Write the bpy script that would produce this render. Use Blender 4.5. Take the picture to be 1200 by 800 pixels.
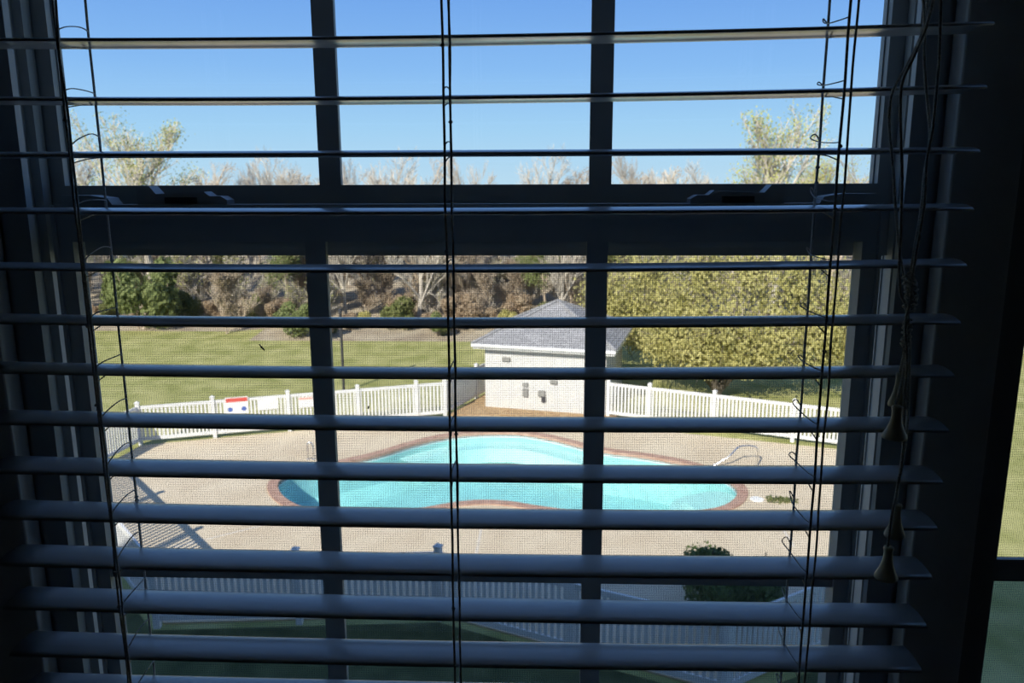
import bpy, bmesh, math, random
from mathutils import Vector, Matrix, noise

# ------------------------------------------------------------------ clear
for o in list(bpy.data.objects):
    bpy.data.objects.remove(o, do_unlink=True)
scene = bpy.context.scene
COL = scene.collection
R = math.radians

# ------------------------------------------------------------------ camera
F_PX = 930.0
EYE = Vector((0.0, -0.6417, 7.6))
PITCH, YAW, ROLL = 0.2008, 0.03555, -0.00307
FW = Vector((-math.sin(YAW) * math.cos(PITCH), math.cos(YAW) * math.cos(PITCH), -math.sin(PITCH)))
_r = Vector((math.cos(YAW), math.sin(YAW), 0.0))
_u = _r.cross(FW)
RT = _r * math.cos(ROLL) + _u * math.sin(ROLL)
UP = -_r * math.sin(ROLL) + _u * math.cos(ROLL)
cd = bpy.data.cameras.new('camera')
cam = bpy.data.objects.new('camera', cd)
COL.objects.link(cam)
m = Matrix.Identity(4)
for i in range(3):
    m[i][0], m[i][1], m[i][2], m[i][3] = RT[i], UP[i], -FW[i], EYE[i]
cam.matrix_world = m
cd.sensor_width = 36.0
cd.lens = F_PX / 1200 * 36
cd.clip_start = 0.02
cd.clip_end = 500
cd.dof.use_dof = True
cd.dof.focus_distance = 0.70
cd.dof.aperture_fstop = 17.0
scene.camera = cam

# ------------------------------------------------------------------ sky, sun, exposure
SUN_EL = R(33)
SUN_AZ = (-0.42, -0.907)          # horizontal direction towards the sun
world = bpy.data.worlds.new('sky')
scene.world = world
world.use_nodes = True
nt = world.node_tree
nt.nodes.clear()
tcw = nt.nodes.new('ShaderNodeTexCoord')
spw = nt.nodes.new('ShaderNodeSeparateXYZ')
nt.links.new(tcw.outputs['Generated'], spw.inputs[0])
sky = nt.nodes.new('ShaderNodeValToRGB')          # clear sky: pale at the horizon, deeper blue overhead
nt.links.new(spw.outputs['Z'], sky.inputs[0])
cr = sky.color_ramp
cr.elements[0].position = 0.0
cr.elements[0].color = (0.52, 0.76, 0.95, 1)
cr.elements[1].position = 1.0
cr.elements[1].color = (0.17, 0.31, 0.66, 1)
for ps, cl in ((0.06, (0.40, 0.69, 0.98)), (0.13, (0.27, 0.54, 0.97)), (0.22, (0.175, 0.40, 0.90)), (0.45, (0.165, 0.345, 0.78))):
    el = cr.elements.new(ps); el.color = (*cl, 1)
bg = nt.nodes.new('ShaderNodeBackground')
bg.inputs['Strength'].default_value = 1.05
wo = nt.nodes.new('ShaderNodeOutputWorld')
nt.links.new(sky.outputs[0], bg.inputs[0])
nt.links.new(bg.outputs[0], wo.inputs[0])
sd = bpy.data.lights.new('sun', 'SUN')
sd.energy = 9.2
sd.angle = R(0.6)
sd.color = (1.0, 0.93, 0.82)
sun = bpy.data.objects.new('sun', sd)
COL.objects.link(sun)
_d = Vector((SUN_AZ[0] * math.cos(SUN_EL), SUN_AZ[1] * math.cos(SUN_EL), math.sin(SUN_EL)))
sun.rotation_euler = _d.to_track_quat('Z', 'Y').to_euler()
sun.location = (-8, -20, 24)
vs = scene.view_settings
vs.view_transform = 'Standard'
vs.look = 'None'
vs.gamma = 1.0
vs.use_curve_mapping = False
vs.exposure = 0.0

# ------------------------------------------------------------------ placing helpers
def at(px, py, Y):
    d = FW + RT * ((px - 600) / F_PX) + UP * ((400 - py) / F_PX)
    return EYE + d * ((Y - EYE.y) / d.y)

def gnd(px, py, z=0.0):
    d = FW + RT * ((px - 600) / F_PX) + UP * ((400 - py) / F_PX)
    return EYE + d * ((z - EYE.z) / d.z)

Z0 = 7.7067                       # height of the fourth slat line: window-local z = 0

# ------------------------------------------------------------------ materials
MATS = {}
def mat(name, col, rough=0.6, metal=0.0, var=0.0, scale=8.0, spec=0.4, bump=0.0, col2=None, coords='Object', stretch=None, detail=4.0):
    if name in MATS:
        return MATS[name]
    M = bpy.data.materials.new(name)
    M.use_nodes = True
    t = M.node_tree
    b = t.nodes['Principled BSDF']
    b.inputs['Roughness'].default_value = rough
    b.inputs['Metallic'].default_value = metal
    b.inputs['Specular IOR Level'].default_value = spec
    b.inputs['Base Color'].default_value = (*col, 1)
    if var > 0 or col2 or bump > 0:
        tc = t.nodes.new('ShaderNodeTexCoord')
        n = t.nodes.new('ShaderNodeTexNoise')
        n.inputs['Scale'].default_value = scale
        n.inputs['Detail'].default_value = detail
        src = tc.outputs[coords]
        if stretch:
            mp = t.nodes.new('ShaderNodeMapping')
            mp.inputs['Scale'].default_value = stretch
            t.links.new(src, mp.inputs[0])
            src = mp.outputs[0]
        t.links.new(src, n.inputs['Vector'])
        rp = t.nodes.new('ShaderNodeValToRGB')
        rp.color_ramp.elements[0].position = 0.34
        rp.color_ramp.elements[1].position = 0.66
        a = col
        c2 = col2 or tuple(min(1, x * (1 + var)) for x in col)
        if not col2:
            a = tuple(x * (1 - var) for x in col)
        rp.color_ramp.elements[0].color = (*a, 1)
        rp.color_ramp.elements[1].color = (*c2, 1)
        t.links.new(n.outputs[0], rp.inputs[0])
        t.links.new(rp.outputs[0], b.inputs['Base Color'])
        if bump > 0:
            bp = t.nodes.new('ShaderNodeBump')
            bp.inputs['Strength'].default_value = bump
            bp.inputs['Distance'].default_value = 0.01
            t.links.new(n.outputs[0], bp.inputs['Height'])
            t.links.new(bp.outputs[0], b.inputs['Normal'])
    MATS[name] = M
    return M

def facing(t, base, gain):
    lw_ = t.nodes.new('ShaderNodeLayerWeight'); lw_.inputs[0].default_value = 0.5
    pw = t.nodes.new('ShaderNodeMath'); pw.operation = 'POWER'; pw.inputs[1].default_value = 5.0
    t.links.new(lw_.outputs['Facing'], pw.inputs[0])
    ma = t.nodes.new('ShaderNodeMath'); ma.operation = 'MULTIPLY_ADD'
    ma.inputs[1].default_value = gain; ma.inputs[2].default_value = base
    t.links.new(pw.outputs[0], ma.inputs[0])
    return ma
def mat_glass():
    M = bpy.data.materials.new('window_glass')
    M.use_nodes = True
    t = M.node_tree
    t.nodes.clear()
    o = t.nodes.new('ShaderNodeOutputMaterial')
    tr = t.nodes.new('ShaderNodeBsdfTransparent')
    tr.inputs[0].default_value = (0.965, 0.975, 0.97, 1)
    gl = t.nodes.new('ShaderNodeBsdfGlossy')
    gl.inputs['Roughness'].default_value = 0.01
    fr = facing(t, 0.035, 0.75)
    mx = t.nodes.new('ShaderNodeMixShader')
    t.links.new(fr.outputs[0], mx.inputs[0])
    t.links.new(tr.outputs[0], mx.inputs[1])
    t.links.new(gl.outputs[0], mx.inputs[2])
    t.links.new(mx.outputs[0], o.inputs[0])
    return M

def mat_screen():
    """woven insect screen: square wire grid with open cells"""
    M = bpy.data.materials.new('insect_screen_mesh')
    M.use_nodes = True
    t = M.node_tree
    t.nodes.clear()
    o = t.nodes.new('ShaderNodeOutputMaterial')
    tc = t.nodes.new('ShaderNodeTexCoord')
    sp = t.nodes.new('ShaderNodeSeparateXYZ')
    t.links.new(tc.outputs['Object'], sp.inputs[0])
    pitch, wire = 0.0019, 0.14
    outs = []
    for ax in ('X', 'Z'):
        a = t.nodes.new('ShaderNodeMath'); a.operation = 'DIVIDE'; a.inputs[1].default_value = pitch
        t.links.new(sp.outputs[ax], a.inputs[0])
        b = t.nodes.new('ShaderNodeMath'); b.operation = 'FRACT'
        t.links.new(a.outputs[0], b.inputs[0])
        c = t.nodes.new('ShaderNodeMath'); c.operation = 'LESS_THAN'; c.inputs[1].default_value = wire
        t.links.new(b.outputs[0], c.inputs[0])
        outs.append(c)
    mx_ = t.nodes.new('ShaderNodeMath'); mx_.operation = 'MAXIMUM'
    t.links.new(outs[0].outputs[0], mx_.inputs[0])
    t.links.new(outs[1].outputs[0], mx_.inputs[1])
    tr = t.nodes.new('ShaderNodeBsdfTransparent')
    df = t.nodes.new('ShaderNodeBsdfDiffuse')
    df.inputs[0].default_value = (0.16, 0.17, 0.18, 1)
    ms = t.nodes.new('ShaderNodeMixShader')
    t.links.new(mx_.outputs[0], ms.inputs[0])
    t.links.new(tr.outputs[0], ms.inputs[1])
    t.links.new(df.outputs[0], ms.inputs[2])
    t.links.new(ms.outputs[0], o.inputs[0])
    return M

def mat_water():
    M = bpy.data.materials.new('pool_water')
    M.use_nodes = True
    t = M.node_tree
    t.nodes.clear()
    o = t.nodes.new('ShaderNodeOutputMaterial')
    tr = t.nodes.new('ShaderNodeBsdfTransparent')
    tr.inputs[0].default_value = (0.66, 0.93, 0.93, 1)
    gl = t.nodes.new('ShaderNodeBsdfGlossy')
    gl.inputs['Roughness'].default_value = 0.05
    fr = facing(t, 0.02, 0.85)
    mx = t.nodes.new('ShaderNodeMixShader')
    tc = t.nodes.new('ShaderNodeTexCoord')
    n = t.nodes.new('ShaderNodeTexNoise'); n.inputs['Scale'].default_value = 3.0
    t.links.new(tc.outputs['Object'], n.inputs['Vector'])
    bp = t.nodes.new('ShaderNodeBump'); bp.inputs['Strength'].default_value = 0.25; bp.inputs['Distance'].default_value = 0.05
    t.links.new(n.outputs[0], bp.inputs['Height'])
    t.links.new(bp.outputs[0], gl.inputs['Normal'])
    t.links.new(fr.outputs[0], mx.inputs[0])
    t.links.new(tr.outputs[0], mx.inputs[1])
    t.links.new(gl.outputs[0], mx.inputs[2])
    t.links.new(mx.outputs[0], o.inputs[0])
    return M

def mat_brick(name, c1, c2, mortar, scale, w=0.5, h=0.25, msize=0.02, rough=0.8):
    M = bpy.data.materials.new(name)
    M.use_nodes = True
    t = M.node_tree
    b = t.nodes['Principled BSDF']
    b.inputs['Roughness'].default_value = rough
    b.inputs['Specular IOR Level'].default_value = 0.2
    uv = t.nodes.new('ShaderNodeUVMap'); uv.uv_map = 'UVMap'
    k = t.nodes.new('ShaderNodeTexBrick')
    k.inputs['Scale'].default_value = scale
    k.inputs['Color1'].default_value = (*c1, 1)
    k.inputs['Color2'].default_value = (*c2, 1)
    k.inputs['Mortar'].default_value = (*mortar, 1)
    k.inputs['Mortar Size'].default_value = msize
    k.inputs['Brick Width'].default_value = w
    k.inputs['Row Height'].default_value = h
    t.links.new(uv.outputs[0], k.inputs['Vector'])
    t.links.new(k.outputs[0], b.inputs['Base Color'])
    return M

GLASS = mat_glass()
SCREEN = mat_screen()
WATER = mat_water()
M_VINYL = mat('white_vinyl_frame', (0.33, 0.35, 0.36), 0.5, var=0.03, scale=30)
M_SLAT = mat('white_slat_vinyl', (0.56, 0.57, 0.58), 0.20, spec=0.75, var=0.02, scale=12, stretch=(1, 20, 20))
M_CORD = mat('cord_cotton', (0.62, 0.60, 0.56), 0.9, var=0.2, scale=900, bump=0.5)
M_TASSEL = mat('tassel_wood', (0.55, 0.50, 0.37), 0.45, var=0.2, scale=60, stretch=(1, 1, 0.2))
M_WALL = mat('painted_wall', (0.34, 0.33, 0.31), 0.9, var=0.03, scale=60, bump=0.1)
M_CEIL = mat('ceiling_paint', (0.45, 0.45, 0.44), 0.9, var=0.03, scale=60)
M_FLOOR = mat('floor_carpet', (0.22, 0.19, 0.16), 0.95, var=0.25, scale=200, bump=0.4)
M_TRIM = mat('casing_paint', (0.66, 0.66, 0.65), 0.5, var=0.03, scale=20)
M_LOCK = mat('lock_metal', (0.30, 0.31, 0.32), 0.5, var=0.05, scale=50)
M_STRIP = mat('dark_weatherstrip', (0.03, 0.03, 0.035), 0.9, var=0.2, scale=200)
M_SIDING = mat('house_siding', (0.6, 0.6, 0.58), 0.7, var=0.05, scale=3)
M_ROOFH = mat('house_roof', (0.12, 0.11, 0.11), 0.9, var=0.2, scale=12)
M_FENCE = mat('white_vinyl_fence', (0.70, 0.70, 0.69), 0.4, var=0.04, scale=3)
M_GRASS = mat('lawn_grass', (0.245, 0.255, 0.085), 0.9, col2=(0.40, 0.385, 0.165), scale=0.9, spec=0.1, bump=0.6, detail=10)
M_GRASS_SHADE = mat('painted_shade_grass', (0.055, 0.070, 0.030), 0.95, col2=(0.11, 0.125, 0.055), scale=2.0, spec=0.1, bump=0.6, detail=10)  # lawn grass with the depth of the house shade put into its colour
M_DECK = mat('concrete_deck', (0.55, 0.455, 0.325), 0.85, col2=(0.63, 0.54, 0.40), scale=0.7, spec=0.2, detail=8)
M_JOINT = mat('joint_filler', (0.62, 0.56, 0.47), 0.9, var=0.1, scale=6)
M_COPING = mat('brick_coping', (0.36, 0.22, 0.165), 0.8, col2=(0.46, 0.31, 0.24), scale=5, spec=0.2)
M_PLASTER = mat('pool_plaster', (0.56, 0.70, 0.70), 0.6, var=0.06, scale=1.2)
M_STEP = mat('pool_step_white', (0.86, 0.88, 0.86), 0.5, var=0.03, scale=5)
M_CHROME = mat('handrail_steel', (0.75, 0.75, 0.74), 0.25, metal=1.0, var=0.05, scale=9)
M_MULCH = mat('mulch', (0.30, 0.19, 0.10), 0.95, col2=(0.47, 0.34, 0.19), scale=9, bump=0.6, detail=8)
M_LITTER = mat('leaf_litter', (0.28, 0.225, 0.16), 0.95, col2=(0.42, 0.36, 0.26), scale=0.8, bump=0.5, detail=10)
M_DARK = mat('dark_metal', (0.04, 0.04, 0.045), 0.6, var=0.1, scale=12)
M_RED = mat('sign_red', (0.60, 0.10, 0.08), 0.6, var=0.03, scale=12)
M_BLUE = mat('sign_blue', (0.08, 0.14, 0.40), 0.6, var=0.03, scale=12)
M_SIGN = mat('sign_white', (0.78, 0.78, 0.76), 0.6, var=0.02, scale=12)
M_PINK = mat('sign_faded_red', (0.72, 0.42, 0.36), 0.6, var=0.05, scale=12)
M_BARK = mat('grey_bark', (0.36, 0.325, 0.275), 0.95, col2=(0.50, 0.46, 0.40), scale=6)
M_BARK2 = mat('brown_bark', (0.32, 0.26, 0.195), 0.95, col2=(0.44, 0.37, 0.285), scale=6)
M_BARKD = mat('dark_bark', (0.07, 0.06, 0.045), 0.95, col2=(0.12, 0.10, 0.08), scale=6)
M_BUD = mat('budding_leaves', (0.35, 0.37, 0.10), 0.8, col2=(0.50, 0.51, 0.17), scale=1.2, spec=0.15)
M_LEAFY = mat('yellow_green_leaves', (0.42, 0.395, 0.135), 0.8, col2=(0.60, 0.56, 0.25), scale=1.3, spec=0.15)
M_LEAFG = mat('fresh_green_leaves', (0.17, 0.21, 0.075), 0.8, col2=(0.27, 0.31, 0.13), scale=1.2, spec=0.15)
M_LEAFD = mat('olive_leaves', (0.14, 0.17, 0.055), 0.8, col2=(0.25, 0.26, 0.11), scale=1.2, spec=0.15)
M_LEAFB = mat('dry_brown_leaves', (0.34, 0.25, 0.165), 0.9, col2=(0.48, 0.39, 0.28), scale=1.2, spec=0.1)
M_SHRUB = mat('hedge_leaves', (0.07, 0.12, 0.035), 0.7, col2=(0.16, 0.22, 0.07), scale=5, spec=0.2)
for lm in (M_BUD, M_LEAFY, M_LEAFG, M_LEAFD, M_LEAFB, M_SHRUB):        # thin leaves let light through
    t = lm.node_tree
    b_ = t.nodes['Principled BSDF']; out_ = t.nodes['Material Output']
    tl = t.nodes.new('ShaderNodeBsdfTranslucent'); mxl = t.nodes.new('ShaderNodeMixShader')
    mxl.inputs[0].default_value = 0.38
    t.links.new(b_.inputs['Base Color'].links[0].from_socket, tl.inputs[0])
    t.links.new(b_.outputs[0], mxl.inputs[1]); t.links.new(tl.outputs[0], mxl.inputs[2])
    t.links.new(mxl.outputs[0], out_.inputs[0])
M_WBRICK = mat_brick('white_painted_brick', (0.58, 0.58, 0.565), (0.53, 0.53, 0.52), (0.34, 0.335, 0.325), 1.0, 0.21, 0.075, 0.006)
M_SHINGLE = mat_brick('grey_shingles', (0.25, 0.25, 0.26), (0.33, 0.33, 0.34), (0.12, 0.12, 0.125), 1.0, 0.3, 0.14, 0.008)

# ------------------------------------------------------------------ mesh builder
class MB:
    def __init__(self):
        self.v, self.f, self.uv = [], [], None
    def box(self, x0, x1, y0, y1, z0, z1):
        n = len(self.v)
        self.v += [(x0, y0, z0), (x1, y0, z0), (x1, y1, z0), (x0, y1, z0), (x0, y0, z1), (x1, y0, z1), (x1, y1, z1), (x0, y1, z1)]
        self.f += [tuple(n + i for i in q) for q in ((0, 3, 2, 1), (4, 5, 6, 7), (0, 1, 5, 4), (1, 2, 6, 5), (2, 3, 7, 6), (3, 0, 4, 7))]
        return self
    def tube(self, pts, rad, sides=6, cap=True):
        pts = [Vector(p) for p in pts]
        k = len(pts)
        rr = rad if isinstance(rad, (list, tuple)) else [rad] * k
        n0 = len(self.v)
        t0 = (pts[1] - pts[0]).normalized()
        a = t0.orthogonal().normalized()
        for i in range(k):
            t = (pts[min(i + 1, k - 1)] - pts[max(i - 1, 0)])
            t = t.normalized() if t.length > 1e-9 else t0
            a = (a - t * a.dot(t))
            a = a.normalized() if a.length > 1e-6 else t.orthogonal().normalized()
            b = t.cross(a)
            for s in range(sides):
                q = 2 * math.pi * s / sides
                self.v.append(tuple(pts[i] + (a * math.cos(q) + b * math.sin(q)) * rr[i]))
        for i in range(k - 1):
            for s in range(sides):
                s2 = (s + 1) % sides
                self.f.append((n0 + i * sides + s, n0 + i * sides + s2, n0 + (i + 1) * sides + s2, n0 + (i + 1) * sides + s))
        if cap:
            self.f.append(tuple(n0 + s for s in reversed(range(sides))))
            self.f.append(tuple(n0 + (k - 1) * sides + s for s in range(sides)))
        return self
    def lathe(self, prof, seg=16, c=(0, 0, 0)):
        n0 = len(self.v)
        for r_, z in prof:
            for s in range(seg):
                q = 2 * math.pi * s / seg
                self.v.append((c[0] + r_ * math.cos(q), c[1] + r_ * math.sin(q), c[2] + z))
        for i in range(len(prof) - 1):
            for s in range(seg):
                s2 = (s + 1) % seg
                self.f.append((n0 + i * seg + s, n0 + i * seg + s2, n0 + (i + 1) * seg + s2, n0 + (i + 1) * seg + s))
        self.f.append(tuple(n0 + s for s in reversed(range(seg))))
        self.f.append(tuple(n0 + (len(prof) - 1) * seg + s for s in range(seg)))
        return self
    def prism(self, poly, h0, h1, axis='z'):
        """extrude a 2D polygon; axis z: (x,y) poly; axis y: (x,z) poly"""
        n0 = len(self.v); k = len(poly)
        for h in (h0, h1):
            for a, b in poly:
                self.v.append((a, b, h) if axis == 'z' else (a, h, b))
        self.f.append(tuple(range(n0, n0 + k))); self.f.append(tuple(reversed(range(n0 + k, n0 + 2 * k))))
        for i in range(k):
            j = (i + 1) % k
            self.f.append((n0 + i, n0 + k + i, n0 + k + j, n0 + j))
        return self
    def quad(self, c, a, b):
        n = len(self.v)
        self.v += [tuple(c - a - b), tuple(c + a - b), tuple(c + a + b), tuple(c - a + b)]
        self.f.append((n, n + 1, n + 2, n + 3))
    def mesh(self, name, material, smooth=False, fix=True):
        me = bpy.data.meshes.new(name)
        me.from_pydata(self.v, [], self.f)
        if self.uv:
            l = me.uv_layers.new(name='UVMap')
            i = 0
            for p, u in zip(me.polygons, self.uv):
                for li, q in zip(p.loop_indices, u):
                    l.data[li].uv = q
        if fix:
            b = bmesh.new(); b.from_mesh(me)
            bmesh.ops.recalc_face_normals(b, faces=b.faces)
            b.to_mesh(me); b.free()
        me.materials.append(material)
        if smooth:
            for p in me.polygons:
                p.use_smooth = True
        return me
    def build(self, name, material, parent=None, smooth=False, bevel=0.0, loc=None, fix=True):
        o = link(name, self.mesh(name, material, smooth, fix), parent, loc)
        if bevel > 0:
            bv = o.modifiers.new('bevel', 'BEVEL')
            bv.width = bevel; bv.segments = 2; bv.limit_method = 'ANGLE'
        return o

def link(name, me, parent=None, loc=None, rz=0.0):
    o = bpy.data.objects.new(name, me)
    COL.objects.link(o)
    if parent: o.parent = parent
    if loc is not None: o.location = loc
    if rz: o.rotation_euler = (0, 0, rz)
    return o

def tag(o, label=None, cat=None, group=None, kind=None):
    if label: o['label'] = label
    if cat: o['category'] = cat
    if group: o['group'] = group
    if kind: o['kind'] = kind
    return o

def empty(name, loc=(0, 0, 0), rz=0.0):
    o = bpy.data.objects.new(name, None)
    COL.objects.link(o)
    o.empty_display_size = 0.1
    o.location = loc
    o.rotation_euler = (0, 0, rz)
    return o

def struct(o, label=None, cat=None):
    return tag(o, label, cat, kind='structure')

def catmull(pts, n, closed=False):
    pts = [Vector(p) for p in pts]
    k = len(pts); out = []
    rng = range(k if closed else k - 1)
    for i in rng:
        if closed:
            p0, p1, p2, p3 = pts[(i - 1) % k], pts[i], pts[(i + 1) % k], pts[(i + 2) % k]
        else:
            p0, p1, p2, p3 = pts[max(i - 1, 0)], pts[i], pts[i + 1], pts[min(i + 2, k - 1)]
        for j in range(n):
            t = j / n
            out.append(0.5 * ((2 * p1) + (p2 - p0) * t + (2 * p0 - 5 * p1 + 4 * p2 - p3) * t * t + (3 * p1 - p0 - 3 * p2 + p3) * t ** 3))
    if not closed: out.append(pts[-1])
    return out

# ================================================================== THE ROOM AND HOUSE
Y_IN, Y_OUT = 0.060, 0.215                       # inner and outer face of the window wall
WC = (-0.0725, 0.8050)                           # centres of the two windows
HALF = 0.418                                     # half width of the rough opening
Z_SILL, Z_HEAD = Z0 - 0.875, Z0 + 0.60
FLOOR, CEIL = Z0 - 1.62, Z0 + 0.92
ox0, ox1 = WC[0] - HALF - 0.012, WC[1] + HALF + 0.012
struct(MB().box(-19, ox0, Y_IN, Y_OUT, -0.6, 9.6).build('wall_front', M_WALL))
struct(MB().box(ox1, 9, Y_IN, Y_OUT, -0.6, 9.6).build('wall_front', M_WALL))
struct(MB().box(ox0, ox1, Y_IN, Y_OUT, -0.6, Z_SILL - 0.02).build('wall_front', M_WALL))
struct(MB().box(ox0, ox1, Y_IN, Y_OUT, Z_HEAD + 0.02, 9.6).build('wall_front', M_WALL))
struct(MB().box(-2.4, 2.6, -4.2, Y_IN, FLOOR - 0.15, FLOOR).build('floor', M_FLOOR))
struct(MB().box(-2.4, 2.6, -4.2, Y_IN, CEIL, CEIL + 0.15).build('ceiling', M_CEIL))
struct(MB().box(-2.52, -2.4, -4.2, Y_IN, FLOOR, CEIL).build('wall_left', M_WALL))
struct(MB().box(2.6, 2.72, -4.2, Y_IN, FLOOR, CEIL).build('wall_right', M_WALL))
struct(MB().box(-2.4, 2.6, -4.32, -4.2, FLOOR, CEIL).build('wall_back', M_WALL))
struct(MB().box(-2.4, 2.6, 0.045, Y_IN, FLOOR, FLOOR + 0.10).build('baseboard_front', M_TRIM))
# outer house body and roof (casts the shade on the lawn)
hs = MB()
hs.box(-19.2, -19.0, -9.5, Y_OUT, -0.6, 9.6); hs.box(9.0, 9.2, -9.5, Y_OUT, -0.6, 9.6); hs.box(-19.2, 9.2, -9.7, -9.5, -0.6, 9.6)
struct(hs.build('wall_outer', M_SIDING))
rf = MB()
n0 = len(rf.v)
prof = [(0.62, 9.60), (0.62, 9.78), (-4.6, 12.6), (-10.3, 9.78), (-10.3, 9.60)]
for x in (-19.7, 9.7):
    for y, z in prof: rf.v.append((x, y, z))
k = len(prof)
rf.f += [tuple(range(k)), tuple(range(k, 2 * k))] + [(i, (i + 1) % k, k + (i + 1) % k, k + i) for i in range(k)]
struct(rf.build('roof', M_ROOFH))

# ------------------------------------------------------------------ double-hung windows
Y_LF, Y_UF = 0.085, 0.125                       # inner faces of lower and upper sash
Z_UB, Z_UB2 = -0.111, -0.178                    # upper sash bottom rail (local z)
Z_LT, Z_LB = -0.128, -0.162                     # lower sash top rail
Z_M1, Z_M2 = -0.5025, -0.4795                   # horizontal muntin of lower sash
def make_window(n, xc, label, dz=0.0):
    w = empty('window_%d' % n, (xc, 0, Z0))
    struct(w, label)
    # frame: jambs with stepped tracks, head and sill
    for s in (-1, 1):
        fr = MB()
        def jb(a, b, y0, y1):
            x0, x1 = sorted((s * a, s * b))
            fr.box(x0, x1, y0, y1, Z_SILL - Z0, Z_HEAD - Z0)
        jb(0.4085, HALF + 0.010, 0.062, 0.150)              # liner
        jb(0.4000, 0.4085, 0.1095, 0.1225)                  # parting fin between tracks
        jb(0.3815, 0.4040, 0.0545, 0.0630)                   # inner stop
        jb(0.4040, 0.4085, 0.0590, 0.0630)                   # web behind the groove
        jb(0.4060, 0.4085, 0.086, 0.096)                    # track ridge
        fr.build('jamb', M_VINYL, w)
        wsb = MB()
        x0, x1 = sorted((s * 0.4083, s * 0.4040)); wsb.box(x0, x1, 0.071, 0.080, Z_SILL - Z0 + .03, -0.14)
        wsb.build('weatherstrip', M_STRIP, w)
    MB().box(-HALF, HALF, 0.05, 0.15, Z_HEAD - Z0 - 0.014, Z_HEAD - Z0).build('frame_head', M_VINYL, w)
    MB().box(-HALF, HALF, 0.05, 0.15, Z_SILL - Z0, Z_SILL - Z0 + 0.014).build('frame_sill', M_VINYL, w)
    # ---- upper sash
    gi, go = 0.3870, 0.4060
    zt, zb = 0.536, Z_UB
    sb = MB()
    for s in (-1, 1):
        x0, x1 = sorted((s * gi, s * go)); sb.box(x0, x1, Y_UF, Y_UF + 0.020, Z_UB2, zt + 0.034)
        x0, x1 = sorted((s * (gi - 0.0012), s * (gi + .002))); sb.box(x0, x1, Y_UF + 0.009, Y_UF + 0.012, zb, zt)
    sb.box(-gi, gi, Y_UF, Y_UF + 0.020, Z_UB2, zb)
    sb.box(-gi, gi, Y_UF, Y_UF + 0.020, zt, zt + 0.034)
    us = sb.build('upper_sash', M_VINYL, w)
    MB().box(-gi, gi, Y_UF + 0.0125, Y_UF + 0.0165, zb - .004, zt + .004).build('pane', GLASS, us)
    for mx in (-0.1295, 0.1295):
        MB().box(mx - 0.0105, mx + 0.0105, Y_UF + 0.0055, Y_UF + 0.0125, zb, zt).build('muntin', M_VINYL, us)
    zm = (zt + zb) / 2
    MB().box(-gi, gi, Y_UF + 0.0060, Y_UF + 0.0120, zm - 0.0105, zm + 0.0105).build('muntin', M_VINYL, us)
    # ---- lower sash
    gi, go = 0.3620, 0.3775
    zt, zb = Z_LB, -0.806
    sb = MB()
    for s in (-1, 1):
        x0, x1 = sorted((s * gi, s * go)); sb.box(x0, x1, Y_LF, Y_LF + 0.020, zb - 0.05, Z_LT)
        x0, x1 = sorted((s * (go - 0.002), s * (go + 0.0012))); sb.box(x0, x1, Y_LF - 0.003, Y_LF + 0.004, zb - 0.05, Z_LT)
    sb.box(-gi, gi, Y_LF, Y_LF + 0.022, zt, Z_LT)
    sb.box(-gi, gi, Y_LF - 0.006, Y_LF, Z_LT - 0.012, Z_LT - 0.002)          # finger lip of the check rail
    sb.box(-gi, gi, Y_LF, Y_LF + 0.022, zb - 0.05, zb)
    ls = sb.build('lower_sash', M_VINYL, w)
    MB().box(-gi, gi, Y_LF + 0.012, Y_LF + 0.018, zb - .004, zt + .004).build('pane', GLASS, ls)
    for mx in (-0.1356, 0.1250):
        MB().box(mx - 0.0097, mx + 0.0097, Y_LF + 0.0045, Y_LF + 0.0115, zb, zt).build('muntin', M_VINYL, ls)
    MB().box(-gi, gi, Y_LF + 0.0050, Y_LF + 0.0110, Z_M1 + dz, Z_M2 + dz).build('muntin', M_VINYL, ls)
    # sash locks on the check rail: keeper block, arm and end bump
    for s, xl in ((-1, -0.260), (1, 0.252)):
        pr = [(-.040, 0), (.044, 0), (.044, .004), (.038, .0075), (.028, .0075), (.023, .0115), (-.022, .0095), (-.028, .0165), (-.040, .0165)]
        pr = [(xl + (-s) * -x * -1 if False else xl + (x if s < 0 else -x), Z_LT + z) for x, z in pr]
        lk = MB().prism(pr, Y_LF + .006, Y_LF + .024, 'y').build('sash_lock', M_LOCK, w)
        a = -1 if s > 0 else 1
        xs = sorted((xl + a * -.012, xl + a * .016))
        MB().box(xs[0], xs[1], Y_LF + .001, Y_LF + .0065, Z_LT + .001, Z_LT + .0065).build('lever', M_STRIP, lk)
        # tilt latch at the end of the rail
        xe = s * 0.372
        pts = [(xe, 0), (xe - s * .050, 0), (xe - s * .046, .006), (xe - s * .030, .0085), (xe, .0085)]
        MB().prism([(x, Z_LT + z) for x, z in pts], Y_LF + .002, Y_LF + .022, 'y').build('tilt_latch', M_VINYL, w)
    # ---- insect screen, outside the lower sash
    sf = MB()
    ys, hs_ = 0.1485, 0.4070
    for s in (-1, 1):
        x0, x1 = sorted((s * hs_, s * (hs_ + 0.0014))); sf.box(x0, x1, ys - .0014, ys + .0014, zb - .05, -0.135)
    sf.box(-hs_, hs_, ys - .0014, ys + .0014, -0.150, -0.135)
    sf.box(-hs_, hs_, ys - .0014, ys + .0014, zb - .05, zb - .035)
    sc = sf.build('screen_frame', M_VINYL, w)
    q = MB(); q.v += [(-hs_, ys, zb - .05), (hs_, ys, zb - .05), (hs_, ys, -0.14), (-hs_, ys, -0.14)]; q.f.append((0, 1, 2, 3))
    q.build('screen_mesh', SCREEN, sc)
    return w
make_window(1, WC[0], 'white double hung window with two vertical muntins behind the lowered blind')
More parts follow.
